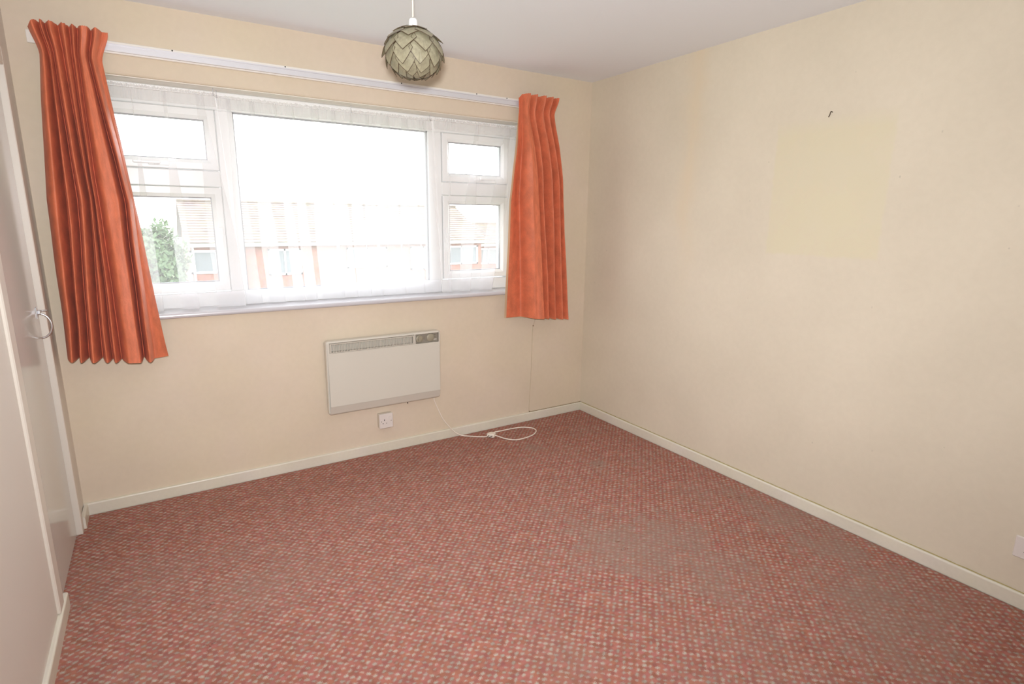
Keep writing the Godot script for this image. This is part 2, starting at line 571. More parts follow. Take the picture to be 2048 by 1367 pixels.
func build_window() -> void:
	var w := thing("window_1", Vector3(-1.75, 0.984, -0.15), "wide white plastic window with four small casements round a fixed pane", "window", "", "structure")
	var zf := -0.115          # room face of the outer frame
	var zs := -0.103          # room face of the sashes
	var zg := -0.150          # glass
	var X0 := -2.946; var X1 := -0.559; var Y0 := 0.985; var Y1 := 2.080
	var m1 := -2.386; var m2 := -2.303    # left mullion between casement and fixed light
	var m3 := -1.207; var m4 := -1.115    # right mullion
	var st := st_new()
	var b := 0.004
	bx(st, Vector3(X0, Y0, -0.185), Vector3(X1, 1.062, zf), b)          # bottom rail
	bx(st, Vector3(X0, 1.990, -0.185), Vector3(X1, Y1, zf), b)          # top rail
	bx(st, Vector3(X0, 1.062, -0.185), Vector3(-2.885, 1.990, zf), b)
	bx(st, Vector3(-0.622, 1.062, -0.185), Vector3(X1, 1.990, zf), b)
	bx(st, Vector3(m1, 1.062, -0.185), Vector3(m2, 1.990, zf), b)
	bx(st, Vector3(m3, 1.062, -0.185), Vector3(m4, 1.990, zf), b)
	bx(st, Vector3(-2.885, 1.608, -0.185), Vector3(m1, 1.690, zf), b)   # transoms
	bx(st, Vector3(m4, 1.608, -0.185), Vector3(-0.622, 1.690, zf), b)
	part("frame", st, M.upvc, w)
	# fixed light
	st = st_new()
	bx(st, Vector3(m2, 1.062, zg - 0.012), Vector3(m3, 1.990, zg + 0.012))
	part("fixed_pane", st, M.glass, w, "large fixed pane")
	st = st_new()
	for q in [[m2, 1.062, m2 + 0.006, 1.990], [m3 - 0.010, 1.062, m3, 1.990], [m2, 1.062, m3, 1.068], [m2, 1.982, m3, 1.990]]:
		bx(st, Vector3(q[0], q[1], zg + 0.012), Vector3(q[2], q[3], zf - 0.012))
	part("gasket", st, M.gasket, w)
	# four casements
	for q in [[-2.885, m1, 1.690, 1.990, -1, 1], [-2.885, m1, 1.066, 1.608, 1, 0], [m4, -0.622, 1.690, 1.990, 1, 1], [m4, -0.622, 1.066, 1.608, -1, 0]]:
		casement(w, q[0] + 0.003, q[1] - 0.003, q[2] + 0.003, q[3] - 0.003, q[4], q[5], zs, zg)

func casement(w: Node3D, x0: float, x1: float, y0: float, y1: float, side: int, top: int, zs: float, zg: float) -> void:
	var t := 0.049
	var z0 := -0.172
	var st := st_new()
	# four mitred members with a sloping inner bead
	var o := [Vector2(x0, y0), Vector2(x1, y0), Vector2(x1, y1), Vector2(x0, y1)]
	var ins := func(d: float) -> Array: return [Vector2(x0 + d, y0 + d), Vector2(x1 - d, y0 + d), Vector2(x1 - d, y1 - d), Vector2(x0 + d, y1 - d)]
	var rings := [[0.0, z0], [0.0, zs - 0.003], [0.003, zs], [t - 0.017, zs], [t, zs - 0.016], [t, z0]]
	for i in rings.size() - 1:
		var A: Array = ins.call(rings[i][0]); var B: Array = ins.call(rings[i + 1][0])
		for k in 4:
			var k2 := (k + 1) % 4
			quad(st, Vector3(A[k].x, A[k].y, rings[i][1]), Vector3(A[k2].x, A[k2].y, rings[i][1]), Vector3(B[k2].x, B[k2].y, rings[i + 1][1]), Vector3(B[k].x, B[k].y, rings[i + 1][1]))
	var sash := part("casement", st, M.upvc, w)
	st = st_new()
	bx(st, Vector3(x0 + t - 0.004, y0 + t - 0.004, zg - 0.012), Vector3(x1 - t + 0.004, y1 - t + 0.004, zg + 0.012))
	part("pane", st, M.glass, sash)
	st = st_new()
	for q in [[x0 + t, y0 + t, x0 + t + 0.004, y1 - t], [x1 - t - 0.004, y0 + t, x1 - t, y1 - t], [x0 + t, y0 + t, x1 - t, y0 + t + 0.004], [x0 + t, y1 - t - 0.006, x1 - t, y1 - t]]:
		bx(st, Vector3(q[0], q[1], zg + 0.012), Vector3(q[2], q[3], zs - 0.018))
	part("gasket", st, M.gasket, sash)
	# handle: a rose plate and a lever
	st = st_new()
	if top:
		var cx := (x0 + x1) / 2.0 + 0.02 * side
		bx(st, Vector3(cx - 0.045, y0 + 0.012, zs), Vector3(cx + 0.045, y0 + 0.034, zs + 0.008), 0.003)
		bx(st, Vector3(cx + side * 0.01 - 0.012, y0 + 0.014, zs + 0.008), Vector3(cx + side * 0.01 + 0.012, y0 + 0.032, zs + 0.026), 0.003)
		bx(st, Vector3(cx + side * 0.05 - 0.058, y0 + 0.016, zs + 0.026), Vector3(cx + side * 0.05 + 0.058, y0 + 0.031, zs + 0.036), 0.004)
	else:
		var hx := x1 - 0.022 if side > 0 else x0 + 0.022
		var cy := y0 + 0.285
		bx(st, Vector3(hx - 0.012, cy - 0.05, zs), Vector3(hx + 0.012, cy + 0.05, zs + 0.008), 0.003)
		bx(st, Vector3(hx - 0.010, cy - 0.012, zs + 0.008), Vector3(hx + 0.010, cy + 0.012, zs + 0.026), 0.003)
		bx(st, Vector3(hx - 0.008, cy - 0.105, zs + 0.026), Vector3(hx + 0.008, cy + 0.012, zs + 0.036), 0.004)
	part("handle", st, M.upvc, sash)


func build_left_side() -> void:
	# the left wall is a run of built-in cupboard: a stub by the window, a post, a glossy door, then plain wall
	var st := st_new()
	bx(st, Vector3(-4.2, -0.2, 0.0), Vector3(-3.150, 2.55, 0.165))
	bx(st, Vector3(-4.2, -0.2, 0.905), Vector3(-3.149, 2.55, 4.3))
	bx(st, Vector3(-4.2, 2.06, 0.165), Vector3(-3.150, 2.55, 0.905))
	bx(st, Vector3(-4.2, -0.2, 0.165), Vector3(-3.72, 2.06, 0.905))
	solo("wall_left", st, M.left_wall, "cream painted left wall round the built-in cupboard", "wall", "structure")
	st = st_new()
	bx(st, Vector3(-3.20, 0.0, 0.160), Vector3(-3.141, 2.10, 0.212), 0.003)
	solo("trim_3", st, M.jamb, "cream painted cupboard post beside the window wall", "trim", "structure")
	st = st_new()
	bx(st, Vector3(-3.20, 0.064, 0.868), Vector3(-3.138, 2.10, 0.945), 0.004)
	solo("trim_4", st, M.jamb, "cream painted cupboard post above the end of the skirting board", "trim", "structure")
	st = st_new()
	bx(st, Vector3(-3.20, 2.03, 0.212), Vector3(-3.141, 2.10, 0.868), 0.003)
	solo("trim_5", st, M.jamb, "cream painted head rail over the cupboard door", "trim", "structure")
	# door
	var d := thing("door_1", Vector3(-3.175, 0.006, 0.54), "tall glossy cream cupboard door with a chrome drop handle", "door", "", "structure")
	st = st_new()
	bx(st, Vector3(-3.188, 0.006, 0.2145), Vector3(-3.165, 2.028, 0.8655), 0.0015)
	part("door_panel", st, M.door, d)
	var hz := 0.262
	st = st_new()
	bx(st, Vector3(-3.165, 1.035, hz - 0.012), Vector3(-3.161, 1.082, hz + 0.012), 0.001)
	bx(st, Vector3(-3.161, 1.052, hz - 0.007), Vector3(-3.150, 1.070, hz + 0.007), 0.002)
	var h := part("handle", st, M.chrome, d, "chrome drop handle")
	st = st_new(true)
	tube(st, PackedVector3Array([Vector3(-3.163, 1.066, hz), Vector3(-3.128, 1.066, hz)]), 0.0035, 10)
	part("spindle", st, M.chrome, h)
	st = st_new(true)
	var p := PackedVector3Array()
	for i in 25:
		var a := lerpf(88.0, -90.0, i / 24.0)
		p.append(Vector3(-3.161 + 0.040 * cos(deg_to_rad(a)), 1.003 + 0.052 * sin(deg_to_rad(a)), hz))
	tube(st, p, 0.0038, 10)
	part("ring", st, M.chrome, h)
	# skirting on this side
	st = st_new()
	var pr := PackedVector2Array([Vector2(0, 0), Vector2(0, 0.062)])
	pr.append_array(arc(Vector2(0.007, 0.054), 0.008, 90, 0, 5))
	pr.append(Vector2(0.015, 0))
	var a1 := PackedVector2Array(); var a2 := PackedVector2Array()
	for q in pr:
		a1.append(Vector2(-3.147 + q.x, q.y)); a2.append(Vector2(-3.149 + q.x, q.y))
	extrude(st, a1, 2, 0.014, 0.159)
	extrude(st, a2, 2, 0.80, 4.2)
	solo("baseboard_left", st, M.skirting, "cream gloss skirting board stopping at the cupboard door", "baseboard", "structure")


func build_track() -> void:
	var t := thing("curtain_track", Vector3(-1.68, 2.171, 0.0), "white batten and metal track over the window, end to end between the curtains", "curtain track")
	var st := st_new()
	bx(st, Vector3(-3.080, 2.168, 0.0), Vector3(-0.37, 2.219, 0.016), 0.002)
	part("batten", st, M.white_gloss, t, "white painted batten")
	st = st_new()
	var pr := PackedVector2Array([Vector2(0.016, 2.206), Vector2(0.034, 2.206), Vector2(0.034, 2.200), Vector2(0.029, 2.200), Vector2(0.029, 2.180), Vector2(0.036, 2.180), Vector2(0.036, 2.174), Vector2(0.016, 2.174)])
	extrude(st, pr, 0, -3.045, -0.39)
	part("rail", st, M.alu, t, "pale metal rail")
	for x in [-2.55, -2.05, -1.42, -0.93, -0.71]:
		st = st_new(true)
		lathe(st, Vector3(x, 2.2145, 0.016), Vector3(0, 0, 1), [[0.0035, 0.0], [0.003, 0.0015], [0.0, 0.002]], 8)
		part("screw", st, M.dark, t)


# ---------------------------------------------------------------- nets
var net_z := -0.062
var net_deep := 1.0

func net_mesh(folds: Array, xt0: float, xt1: float, xb0: float, xb1: float, y0: float, y1: float, s: int, z_off := 0.0) -> SurfaceTool:
	# folds: [from, to] as shares of the bottom width. Each is laid back on itself: three layers of cloth there.
	var keys := [[0.0, 0.0]]
	rng.seed = s
	for f in folds:
		var dz := rng.randf_range(0.010, 0.017)
		keys.append_array([[f[0], 0.3 * dz], [f[1], dz], [f[1] + 0.002, 0.5 * dz], [f[0], -0.2 * dz], [f[0] - 0.002, -0.6 * dz], [f[1], -dz]])
	keys.append([1.0, 0.0])
	var n := noise(s, 0.9, 2)
	var rows := 40
	var sub := 6
	var grid := []
	for j in rows + 1:
		var v := float(j) / rows
		var y := lerpf(y1, y0, v)
		var open := smoothstep(0.0, 0.75, v)                 # folds open out below the heading
		var row := []
		for i in keys.size() - 1:
			var k0: Array = keys[maxi(i - 1, 0)]; var k1: Array = keys[i]; var k2: Array = keys[i + 1]; var k3: Array = keys[mini(i + 2, keys.size() - 1)]
			for q in (sub + 1 if i == keys.size() - 2 else sub):
				var t := float(q) / sub
				var f: float = cubic_interpolate(k1[0], k2[0], k0[0], k3[0], t) if absf(k2[0] - k1[0]) < 0.2 else lerpf(k1[0], k2[0], t)
				var z: float = lerpf(k1[1], k2[1], smoothstep(0.0, 1.0, t))
				# gathered at the top: folds narrow, spaced evenly by cloth length
				var even := (i + t) / (keys.size() - 1.0)
				var share := lerpf(lerpf(f, even, 0.55), f, open)
				var x := lerpf(lerpf(xt0, xt1, share), lerpf(xb0, xb1, share), v)
				var gather := exp(-v * 14.0)
				z = z * (0.35 + 0.65 * open) + 0.0045 * gather * sin(x * 520.0 + 6.0 * n.get_noise_2d(x * 9.0, 0.0))
				z += 0.006 * n.get_noise_2d(x * 3.0, y * 0.8)
				row.append(Vector3(x, y, net_z + z * net_deep + z_off))
		grid.append(row)
	var st := st_new(true)
	for j in rows:
		for i in grid[0].size() - 1:
			quad(st, grid[j + 1][i], grid[j + 1][i + 1], grid[j][i + 1], grid[j][i])
	return st

func net(called: String, label: String, folds: Array, xt0: float, xt1: float, xb0: float, xb1: float, s: int, z: float, deep: float, hooks: Array) -> void:
	net_z = z
	net_deep = deep
	var t := thing(called, Vector3((xb0 + xb1) / 2.0, 0.988, z), label, "net curtain", "sheer nets hung in the window")
	var bot := 0.990
	part("cloth", net_mesh(folds, xt0, xt1, xb0, xb1, bot, 2.046, s), M.voile, t)
	# the hem and the heading are a second thickness of the same cloth
	var k := (1.062 - bot) / (2.046 - bot)
	var sub := net_mesh_strip(folds, xt0, xt1, xb0, xb1, bot, 2.046, s, 1.0 - k, 1.0)
	part("hem", sub, M.voile_hem, t, "doubled white hem")
	sub = net_mesh_strip(folds, xt0, xt1, xb0, xb1, bot, 2.046, s, 0.0, 0.045)
	part("heading", sub, M.voile_tape, t, "gathered heading tape")
	# the ruffle standing above the wire
	var n := noise(s + 3, 3.0, 2)
	var st := st_new(true)
	var prev := []
	for i in 161:
		var x := lerpf(xt0, xt1, i / 160.0)
		var rz := z + 0.002 + 0.005 * sin(x * 430.0 + 5.0 * n.get_noise_1d(x * 6.0))
		var p := [Vector3(x, 2.045, rz), Vector3(x + 0.002 * n.get_noise_1d(x * 40.0), 2.056 + 0.006 * n.get_noise_1d(x * 30.0), rz + 0.003)]
		if prev: quad(st, prev[0], p[0], p[1], prev[1])
		prev = p
	part("ruffle", st, M.voile_tape, t, "frilled top edge")
	st = st_new(true)
	tube(st, smooth_path([Vector3(xt0 - 0.004, 2.046, z), Vector3((xt0 + xt1) / 2.0, 2.044, z), Vector3(xt1 + 0.004, 2.046, z)], 8), 0.0022, 6)
	part("wire", st, M.upvc, t, "white coated sprung wire")
	for x in hooks:
		st = st_new(true)
		tube(st, smooth_path([Vector3(x, 2.0805, z - 0.004), Vector3(x, 2.060, z - 0.004), Vector3(x, 2.050, z), Vector3(x, 2.043, z + 0.006), Vector3(x, 2.052, z + 0.010)], 5), 0.0018, 6)
		part("hook", st, M.chrome, t, "small metal hook")

func net_mesh_strip(folds: Array, xt0: float, xt1: float, xb0: float, xb1: float, y0: float, y1: float, s: int, v0: float, v1: float) -> SurfaceTool:
	# the same folded surface between two heights, two millimetres behind
	var full := net_mesh(folds, xt0, xt1, xb0, xb1, y0, y1, s, -0.002)
	var arr := full.commit_to_arrays()
	var vs: PackedVector3Array = arr[Mesh.ARRAY_VERTEX]
	var lo := lerpf(y1, y0, v1) - 0.001
	var hi := lerpf(y1, y0, v0) + 0.001
	var st := st_new(true)
	for i in range(0, vs.size(), 3):
		var top := maxf(vs[i].y, maxf(vs[i + 1].y, vs[i + 2].y))
		var low := minf(vs[i].y, minf(vs[i + 1].y, vs[i + 2].y))
		if top <= hi + 0.014 and low >= lo - 0.014:
			for k in 3: st.add_vertex(vs[i + k])
	return st

func build_nets() -> void:
	net("net_curtain", "sheer white net over the casements beside the cupboard", [[0.10, 0.16], [0.30, 0.36], [0.52, 0.62], [0.80, 0.98]], -2.93, -2.385, -2.93, -2.33, 101, -0.036, 0.7, [-2.39])
	var f := []
	for p in [[498, 519], [537, 559], [582, 596], [604, 619], [636, 670], [673, 697], [706, 726], [731, 752], [757, 798], [806, 842], [848, 882]]:
		f.append([(p[0] - 496.0) / 392.0, (p[1] - 496.0) / 392.0])
	net("net_curtain", "wide sheer white net across the large fixed pane", f, -2.375, -1.195, -2.318, -1.142, 202, -0.078, 0.8, [-2.372, -1.690, -1.205])
	net("net_curtain", "sheer white net over the casements beside the bare wall", [[0.13, 0.17], [0.36, 0.52], [0.76, 0.97]], -1.20, -0.565, -1.16, -0.79, 303, -0.036, 0.7, [-0.57])


# ---------------------------------------------------------------- curtains
func curtain_st(nodes: Array, ys: Array, hem_l: float, hem_r: float, s: int, back: float, drop: float) -> SurfaceTool:
	# nodes: each [x at top, tape, middle, hem; z at top, tape, middle, hem]
	var n := noise(s, 1.4, 2)
	var rows := 84
	var sub := 12
	var grid := []
	var total := nodes.size() - 1
	for j in rows + 1:
		var v := float(j) / rows
		var row := []
		for i in total:
			for q in (sub + 1 if i == total - 1 else sub):
				var t := float(q) / sub
				var share := (i + t) / total
				var hem := lerpf(hem_l, hem_r, share) - drop
				var y := lerpf(ys[0] + 0.004 * n.get_noise_1d(share * 90.0) - (0.022 * smoothstep(0.10, 0.0, share) if back == 0.0 else 0.0), hem, v)
				var a := at_height(nodes[i], ys, hem, y)
				var b := at_height(nodes[i + 1], ys, hem, y)
				var x := lerpf(a.x, b.x, t)
				var rise := t if b.y >= a.y else 1.0 - t
				var round_top := sin(rise * PI / 2.0)                  # broad rounded ridge, sharp valley
				var z := lerpf(minf(a.y, b.y), maxf(a.y, b.y), lerpf(pow(round_top, 0.8 if s == 7 else 1.0), smoothstep(0.0, 1.0, rise), 0.3 if s == 7 else 0.6))
				# the flanks bulge over the valley, so that the cloth folds in on itself
				var lean := (-1.0 if b.y >= a.y else 1.0) * 0.0008 * sin(clampf(rise * 1.25, 0.0, 1.0) * PI) * clampf(absf(b.y - a.y) / 0.06, 0.0, 1.0)
				if back == 0.0: x += lean * smoothstep(2.14, 2.0, y)
				var out_by := 0.030 * smoothstep(2.16, 1.9, y)          # it hangs clear of the sill's nose
				z += 0.005 * n.get_noise_2d(x * 6.0, y * 0.8) * smoothstep(2.1, 1.7, y)
				x += 0.004 * n.get_noise_2d(x * 5.0 + 70.0, y * 1.2) * smoothstep(2.1, 1.7, y)
				row.append([Vector3(x, y, z + (z - 0.014) * 0.35 * smoothstep(2.10, 1.7, y) + out_by if back == 0.0 else 0.0385 + 0.5 * maxf(z + out_by - 0.042, 0.0)), Vector2(share * nodes.size() * 0.075, y)])
		grid.append(row)
	var st := st_new(true)
	for j in rows:
		for i in grid[0].size() - 1:
			var p := [grid[j + 1][i], grid[j + 1][i + 1], grid[j][i + 1], grid[j][i]]
			quad_uv(st, [p[0][0], p[1][0], p[2][0], p[3][0]], [p[0][1], p[1][1], p[2][1], p[3][1]])
	return st

func at_height(nd: Array, ys: Array, hem: float, y: float) -> Vector2:
	var k := [ys[0], ys[1], ys[2], hem]
	if y >= ys[1]:
		var t := smoothstep(0.0, 1.0, clampf((y - ys[1]) / maxf(ys[0] - ys[1], 0.001), 0.0, 1.0) if ys[0] > ys[1] else 0.0)
		return Vector2(lerpf(nd[1], nd[0], t), lerpf(nd[5], nd[4], t))
	if y >= ys[2]:
		var t2: float = (ys[1] - y) / (ys[1] - ys[2])
		var o := sin(t2 * PI / 2.0)
		return Vector2(lerpf(nd[1], nd[2], t2), lerpf(nd[5], nd[6], o))
	var t3: float = clampf((ys[2] - y) / (ys[2] - k[3]), 0.0, 1.0)
	return Vector2(lerpf(nd[2], nd[3], t3), lerpf(nd[6], nd[7], t3))

func build_curtains() -> void:
	# left: pixel columns of each fold at the tape, half way down and at the hem, turned into metres
	var L := []
	for q in [["E", 78, 93, 137, .045, .05, .055], ["R", 88, 115, 149, .088, .105, .115], ["V", 97, 130, 157, .036, .014, .016], ["R", 101, 139, 165, .085, .112, .120], ["V", 106, 150, 175, .040, .014, .016], ["R", 114, 163, 187, .092, .112, .124], ["V", 125, 175, 202, .036, .018, .018],
			["R", 134, 181, 214, .09, .108, .120], ["V", 142, 186, 223, .038, .048, .040], ["R", 149, 190, 231, .085, .106, .120], ["V", 154, 195, 240, .042, .060, .045], ["R", 163, 214, 258, .094, .112, .13], ["R", 170, 236, 278, .09, .116, .132], ["V", 176, 248, 284, .034, .014, .016],
			["R", 184, 257, 298, .085, .112, .124], ["V", 193, 264, 308, .05, .045, .05], ["E", 203, 268, 338, .04, .02, .02]]:
		var xt: float = -3.038 + (q[1] - 80.0) * 0.001725
		var x0: float = lerpf(-3.068, -2.79, (xt + 3.041) / 0.216)
		L.append([x0, xt, -3.091 + (q[2] - 93.0) * 0.00181, -3.105 + (q[3] - 137.0) * 0.00194, 0.044 if q[0] == "V" else (0.105 if q[0] == "R" else 0.05), q[4], q[5], q[6]])
	var t := thing("curtain", Vector3(-2.9, 0.78, 0.07), "lined rust orange pleated curtain hanging next to the cupboard", "curtain", "rust curtains at the window")
	part("cloth", curtain_st(L, [2.243, 2.118, 1.52], 0.818, 0.775, 7, 0.0, 0.0), M.curtain, t)
	part("lining", curtain_st(L, [2.118, 2.118, 1.52], 0.818, 0.775, 7, 0.006, 0.006), M.lining, t, "beige lining")
	var st := st_new(true)
	tube(st, smooth_path([Vector3(-3.073, 1.475, 0.075), Vector3(-3.062, 1.44, 0.085), Vector3(-3.066, 1.40, 0.09), Vector3(-3.062, 1.372, 0.088), Vector3(-3.068, 1.362, 0.084)], 6), 0.0008, 5)
	tube(st, smooth_path([Vector3(-3.073, 1.415, 0.075), Vector3(-3.066, 1.43, 0.085), Vector3(-3.060, 1.452, 0.09)], 6), 0.0008, 5)
	part("loose_thread", st, M.thread, t, "pale loose thread")

	var R := []
	for q in [["E", 1041, 1023, 1010, .05, .035, .04], ["V", 1047, 1044, 1042, .05, .016, .03], ["R", 1050, 1047, 1055, .095, .120, .120], ["R", 1054, 1060, 1068, .092, .120, .135], ["V", 1058, 1065, 1073, .036, .014, .014], ["R", 1066, 1073, 1081, .09, .112, .122], ["V", 1074, 1084, 1088, .036, .014, .014],
			["R", 1082, 1093, 1095, .094, .112, .122], ["V", 1088, 1102, 1103, .04, .016, .018], ["R", 1095, 1109, 1112, .09, .108, .118], ["V", 1102, 1115, 1118, .04, .03, .025], ["R", 1106, 1119, 1127, .086, .10, .108], ["E", 1109, 1121, 1133, .04, .03, .03]]:
		var xt: float = -0.64 + (q[1] - 1041.0) * 0.00396
		var x0: float = lerpf(-0.643, -0.345, (xt + 0.64) / 0.27)
		R.append([x0, xt, -0.707 + (q[2] - 1022.0) * 0.00374, -0.744 + (q[3] - 1010.0) * 0.00402, 0.044 if q[0] == "V" else (0.105 if q[0] == "R" else 0.05), q[4], q[5], q[6]])
	t = thing("curtain", Vector3(-0.5, 0.77, 0.07), "lined rust orange pleated curtain hanging beside the bare wall corner", "curtain", "rust curtains at the window")
	part("cloth", curtain_st(R, [2.243, 2.130, 1.585], 0.806, 0.764, 17, 0.0, 0.0), M.curtain, t)
	part("lining", curtain_st(R, [2.130, 2.130, 1.585], 0.806, 0.764, 17, 0.006, 0.006), M.lining, t, "beige lining")


# ---------------------------------------------------------------- heater
func round_rect(x0: float, y0: float, x1: float, y1: float, r: float) -> PackedVector2Array:
	var p := arc(Vector2(x1 - r, y1 - r), r, 0, 90, 5)
	p.append_array(arc(Vector2(x0 + r, y1 - r), r, 90, 180, 5))
	p.append_array(arc(Vector2(x0 + r, y0 + r), r, 180, 270, 5))
	p.append_array(arc(Vector2(x1 - r, y0 + r), r, 270, 360, 5))
	return p

func shell_rings(st: SurfaceTool, rings: Array, slope_y := -9.0, slope_h := 1.0, slope_z := 0.0) -> void:   # rings of [outline, z], joined front to back; below slope_y the front leans back
	var at := func(p: Vector2, z: float) -> Vector3: return Vector3(p.x, p.y, z - clampf((slope_y - p.y) / slope_h, 0.0, 1.0) * slope_z * clampf((z - 0.03) / 0.046, 0.0, 1.0))
	for i in rings.size() - 1:
		var A: PackedVector2Array = rings[i][0]; var B: PackedVector2Array = rings[i + 1][0]
		for k in A.size():
			var k2 := (k + 1) % A.size()
			quad(st, at.call(A[k], rings[i][1]), at.call(A[k2], rings[i][1]), at.call(B[k2], rings[i + 1][1]), at.call(B[k], rings[i + 1][1]))

func build_heater() -> void:
	var X0 := -1.950; var X1 := -1.230; var Y0 := 0.316; var Y1 := 0.766
	var h := thing("panel_heater", Vector3(-1.59, Y0, 0.0), "cream slimline electric panel heater fixed under the window sill", "heater")
	var st := st_new()
	# casing: rounded sides, then the flat front left as a frame round the vent and the controls
	shell_rings(st, [[round_rect(X0 + 0.006, Y0 + 0.006, X1 - 0.006, Y1 - 0.006, 0.016), 0.012], [round_rect(X0 + 0.002, Y0 + 0.002, X1 - 0.002, Y1 - 0.002, 0.018), 0.020], [round_rect(X0, Y0, X1, Y1, 0.018), 0.030], [round_rect(X0, Y0, X1, Y1, 0.018), 0.066], [round_rect(X0 + 0.003, Y0 + 0.003, X1 - 0.003, Y1 - 0.003, 0.017), 0.073], [round_rect(X0 + 0.009, Y0 + 0.009, X1 - 0.009, Y1 - 0.009, 0.008), 0.0765]], 0.372, 0.056, 0.022)
	bx(st, Vector3(X0 + 0.02, Y0 + 0.02, 0.0), Vector3(X1 - 0.02, Y1 - 0.02, 0.012))
	var z := 0.0765
	var f0 := X0 + 0.009; var f1 := X1 - 0.009
	var gx0 := -1.930; var gx1 := -1.408; var cx0 := -1.402; var cx1 := -1.245; var vy0 := 0.694; var vy1 := 0.754
	var c := 0.008
	var yt := Y1 - 0.009
	for q in [[f0, 0.684, gx0, yt - c], [f0 + c, yt - c, gx0, yt], [gx0, vy1, cx1, yt], [cx1, yt - c, f1 - c, yt], [cx1, 0.684, f1, yt - c], [gx1, vy0, cx0, vy1], [gx0, 0.684, cx1, vy0]]:
		quad(st, Vector3(q[0], q[1], z), Vector3(q[2], q[1], z), Vector3(q[2], q[3], z), Vector3(q[0], q[3], z))
	for e in [[f0 + c, 90.0, 180.0], [f1 - c, 0.0, 90.0]]:
		var fan := arc(Vector2(e[0], yt - c), c, e[1], e[2], 5)
		for i in 5: tri(st, Vector3(e[0], yt - c, z), Vector3(fan[i].x, fan[i].y, z), Vector3(fan[i + 1].x, fan[i + 1].y, z))
	# the main front sheet stands a hair back from the top band and is folded back along its foot
	var zm := z - 0.0012
	quad(st, Vector3(f0, 0.6835, zm), Vector3(f1, 0.6835, zm), Vector3(f1, 0.684, z), Vector3(f0, 0.684, z))
	quad(st, Vector3(f0, 0.372, zm), Vector3(f1, 0.372, zm), Vector3(f1, 0.6835, zm), Vector3(f0, 0.6835, zm))
	quad(st, Vector3(f0, 0.372, zm), Vector3(f0, 0.684, zm), Vector3(f0, 0.684, z), Vector3(f0, 0.372, z))
	part("casing", st, M.heater, h)
	st = st_new()
	var yb := Y0 + 0.009 + c
	var zc := z - 0.022 * (0.372 - yb) / 0.056
	quad(st, Vector3(f0, yb, zc), Vector3(f1, yb, zc), Vector3(f1, 0.372, z), Vector3(f0, 0.372, z))
	var ar := arc(Vector2(f0 + c, Y0 + 0.009 + c), c, 180, 270, 5)
	var br := arc(Vector2(f1 - c, Y0 + 0.009 + c), c, 360, 270, 5)
	for i in 5:
		var za := z - 0.022 * (0.372 - ar[i].y) / 0.056; var zn := z - 0.022 * (0.372 - ar[i + 1].y) / 0.056
		quad(st, Vector3(ar[i + 1].x, ar[i + 1].y, zn), Vector3(br[i + 1].x, br[i + 1].y, zn), Vector3(br[i].x, br[i].y, za), Vector3(ar[i].x, ar[i].y, za))
	part("foot_panel", st, M.heater, h, "lower panel sloping back")
	# vent
	st = st_new()
	quad(st, Vector3(gx0, vy0, 0.014), Vector3(gx1, vy0, 0.014), Vector3(gx1, vy1, 0.014), Vector3(gx0, vy1, 0.014))
	bx(st, Vector3(gx0, vy0 - 0.002, 0.014), Vector3(gx1, vy0, 0.0755))
	bx(st, Vector3(gx0, vy1, 0.014), Vector3(gx1, vy1 + 0.002, 0.0755))
	bx(st, Vector3(gx0 - 0.002, vy0, 0.014), Vector3(gx0, vy1, 0.0755))
	bx(st, Vector3(gx1, vy0, 0.014), Vector3(gx1 + 0.002, vy1, 0.0755))
	var vent := part("vent", st, M.heater, h, "deep open vent slot")
	st = st_new()
	for q in [[gx0 + 0.002, vy0 + 0.001, gx0 + 0.012, vy1 - 0.003], [gx1 - 0.011, vy0 + 0.001, gx1, vy1 - 0.003], [gx0 + 0.012, vy1 - 0.010, gx1 - 0.011, vy1 - 0.003], [gx0 + 0.012, vy0 + 0.001, gx1 - 0.011, vy0 + 0.006]]:
		bx(st, Vector3(q[0], q[1], 0.070), Vector3(q[2], q[3], 0.0755), 0.0008)
	part("vent_surround", st, M.grille, vent)
	var n := 54
	var slat: ArrayMesh
	st = st_new()
	bx(st, Vector3(-0.0021, vy0 + 0.006 - Y0, 0.0705), Vector3(0.0021, vy1 - 0.010 - Y0, 0.0755), 0.0006)
	slat = commit(st, M.grille)
	for i in n:
		var o := MeshInstance3D.new()
		o.name = "slat"
		o.mesh = slat
		vent.add_child(o, true)
		o.position = Vector3(lerpf(gx0 + 0.0215, gx1 - 0.0195, i / (n - 1.0)), Y0, 0.0)
	# controls, behind a smoked cover
	st = st_new()
	quad(st, Vector3(cx0, vy0, 0.064), Vector3(cx1, vy0, 0.064), Vector3(cx1, vy1, 0.064), Vector3(cx0, vy1, 0.064))
	bx(st, Vector3(cx0, vy0 - 0.002, 0.060), Vector3(cx1, vy0, 0.0762)); bx(st, Vector3(cx0, vy1, 0.060), Vector3(cx1, vy1 + 0.002, 0.0762))
	bx(st, Vector3(cx0 - 0.002, vy0, 0.060), Vector3(cx0, vy1, 0.0762)); bx(st, Vector3(cx1, vy0, 0.060), Vector3(cx1 + 0.002, vy1, 0.0762))
	var cp := part("control_panel", st, M.panel, h, "smoke grey control panel")
	for q in [[-1.374, 0.7225, 0.0235, 0], [-1.298, 0.7245, 0.0255, 1]]:
		st = st_new(true)
		lathe(st, Vector3(q[0], q[1], 0.064), Vector3(0, 0, 1), [[q[2], 0.0], [q[2], 0.006], [q[2] - 0.002, 0.0075], [0.0, 0.0075]], 28)
		var k := part("dial", st, M.dial, cp)
		k.position = Vector3.ZERO
	st = st_new()
	bx(st, Vector3(-1.379, 0.705, 0.0715), Vector3(-1.369, 0.740, 0.081), 0.002)
	part("dial_grip", st, M.dial, cp)
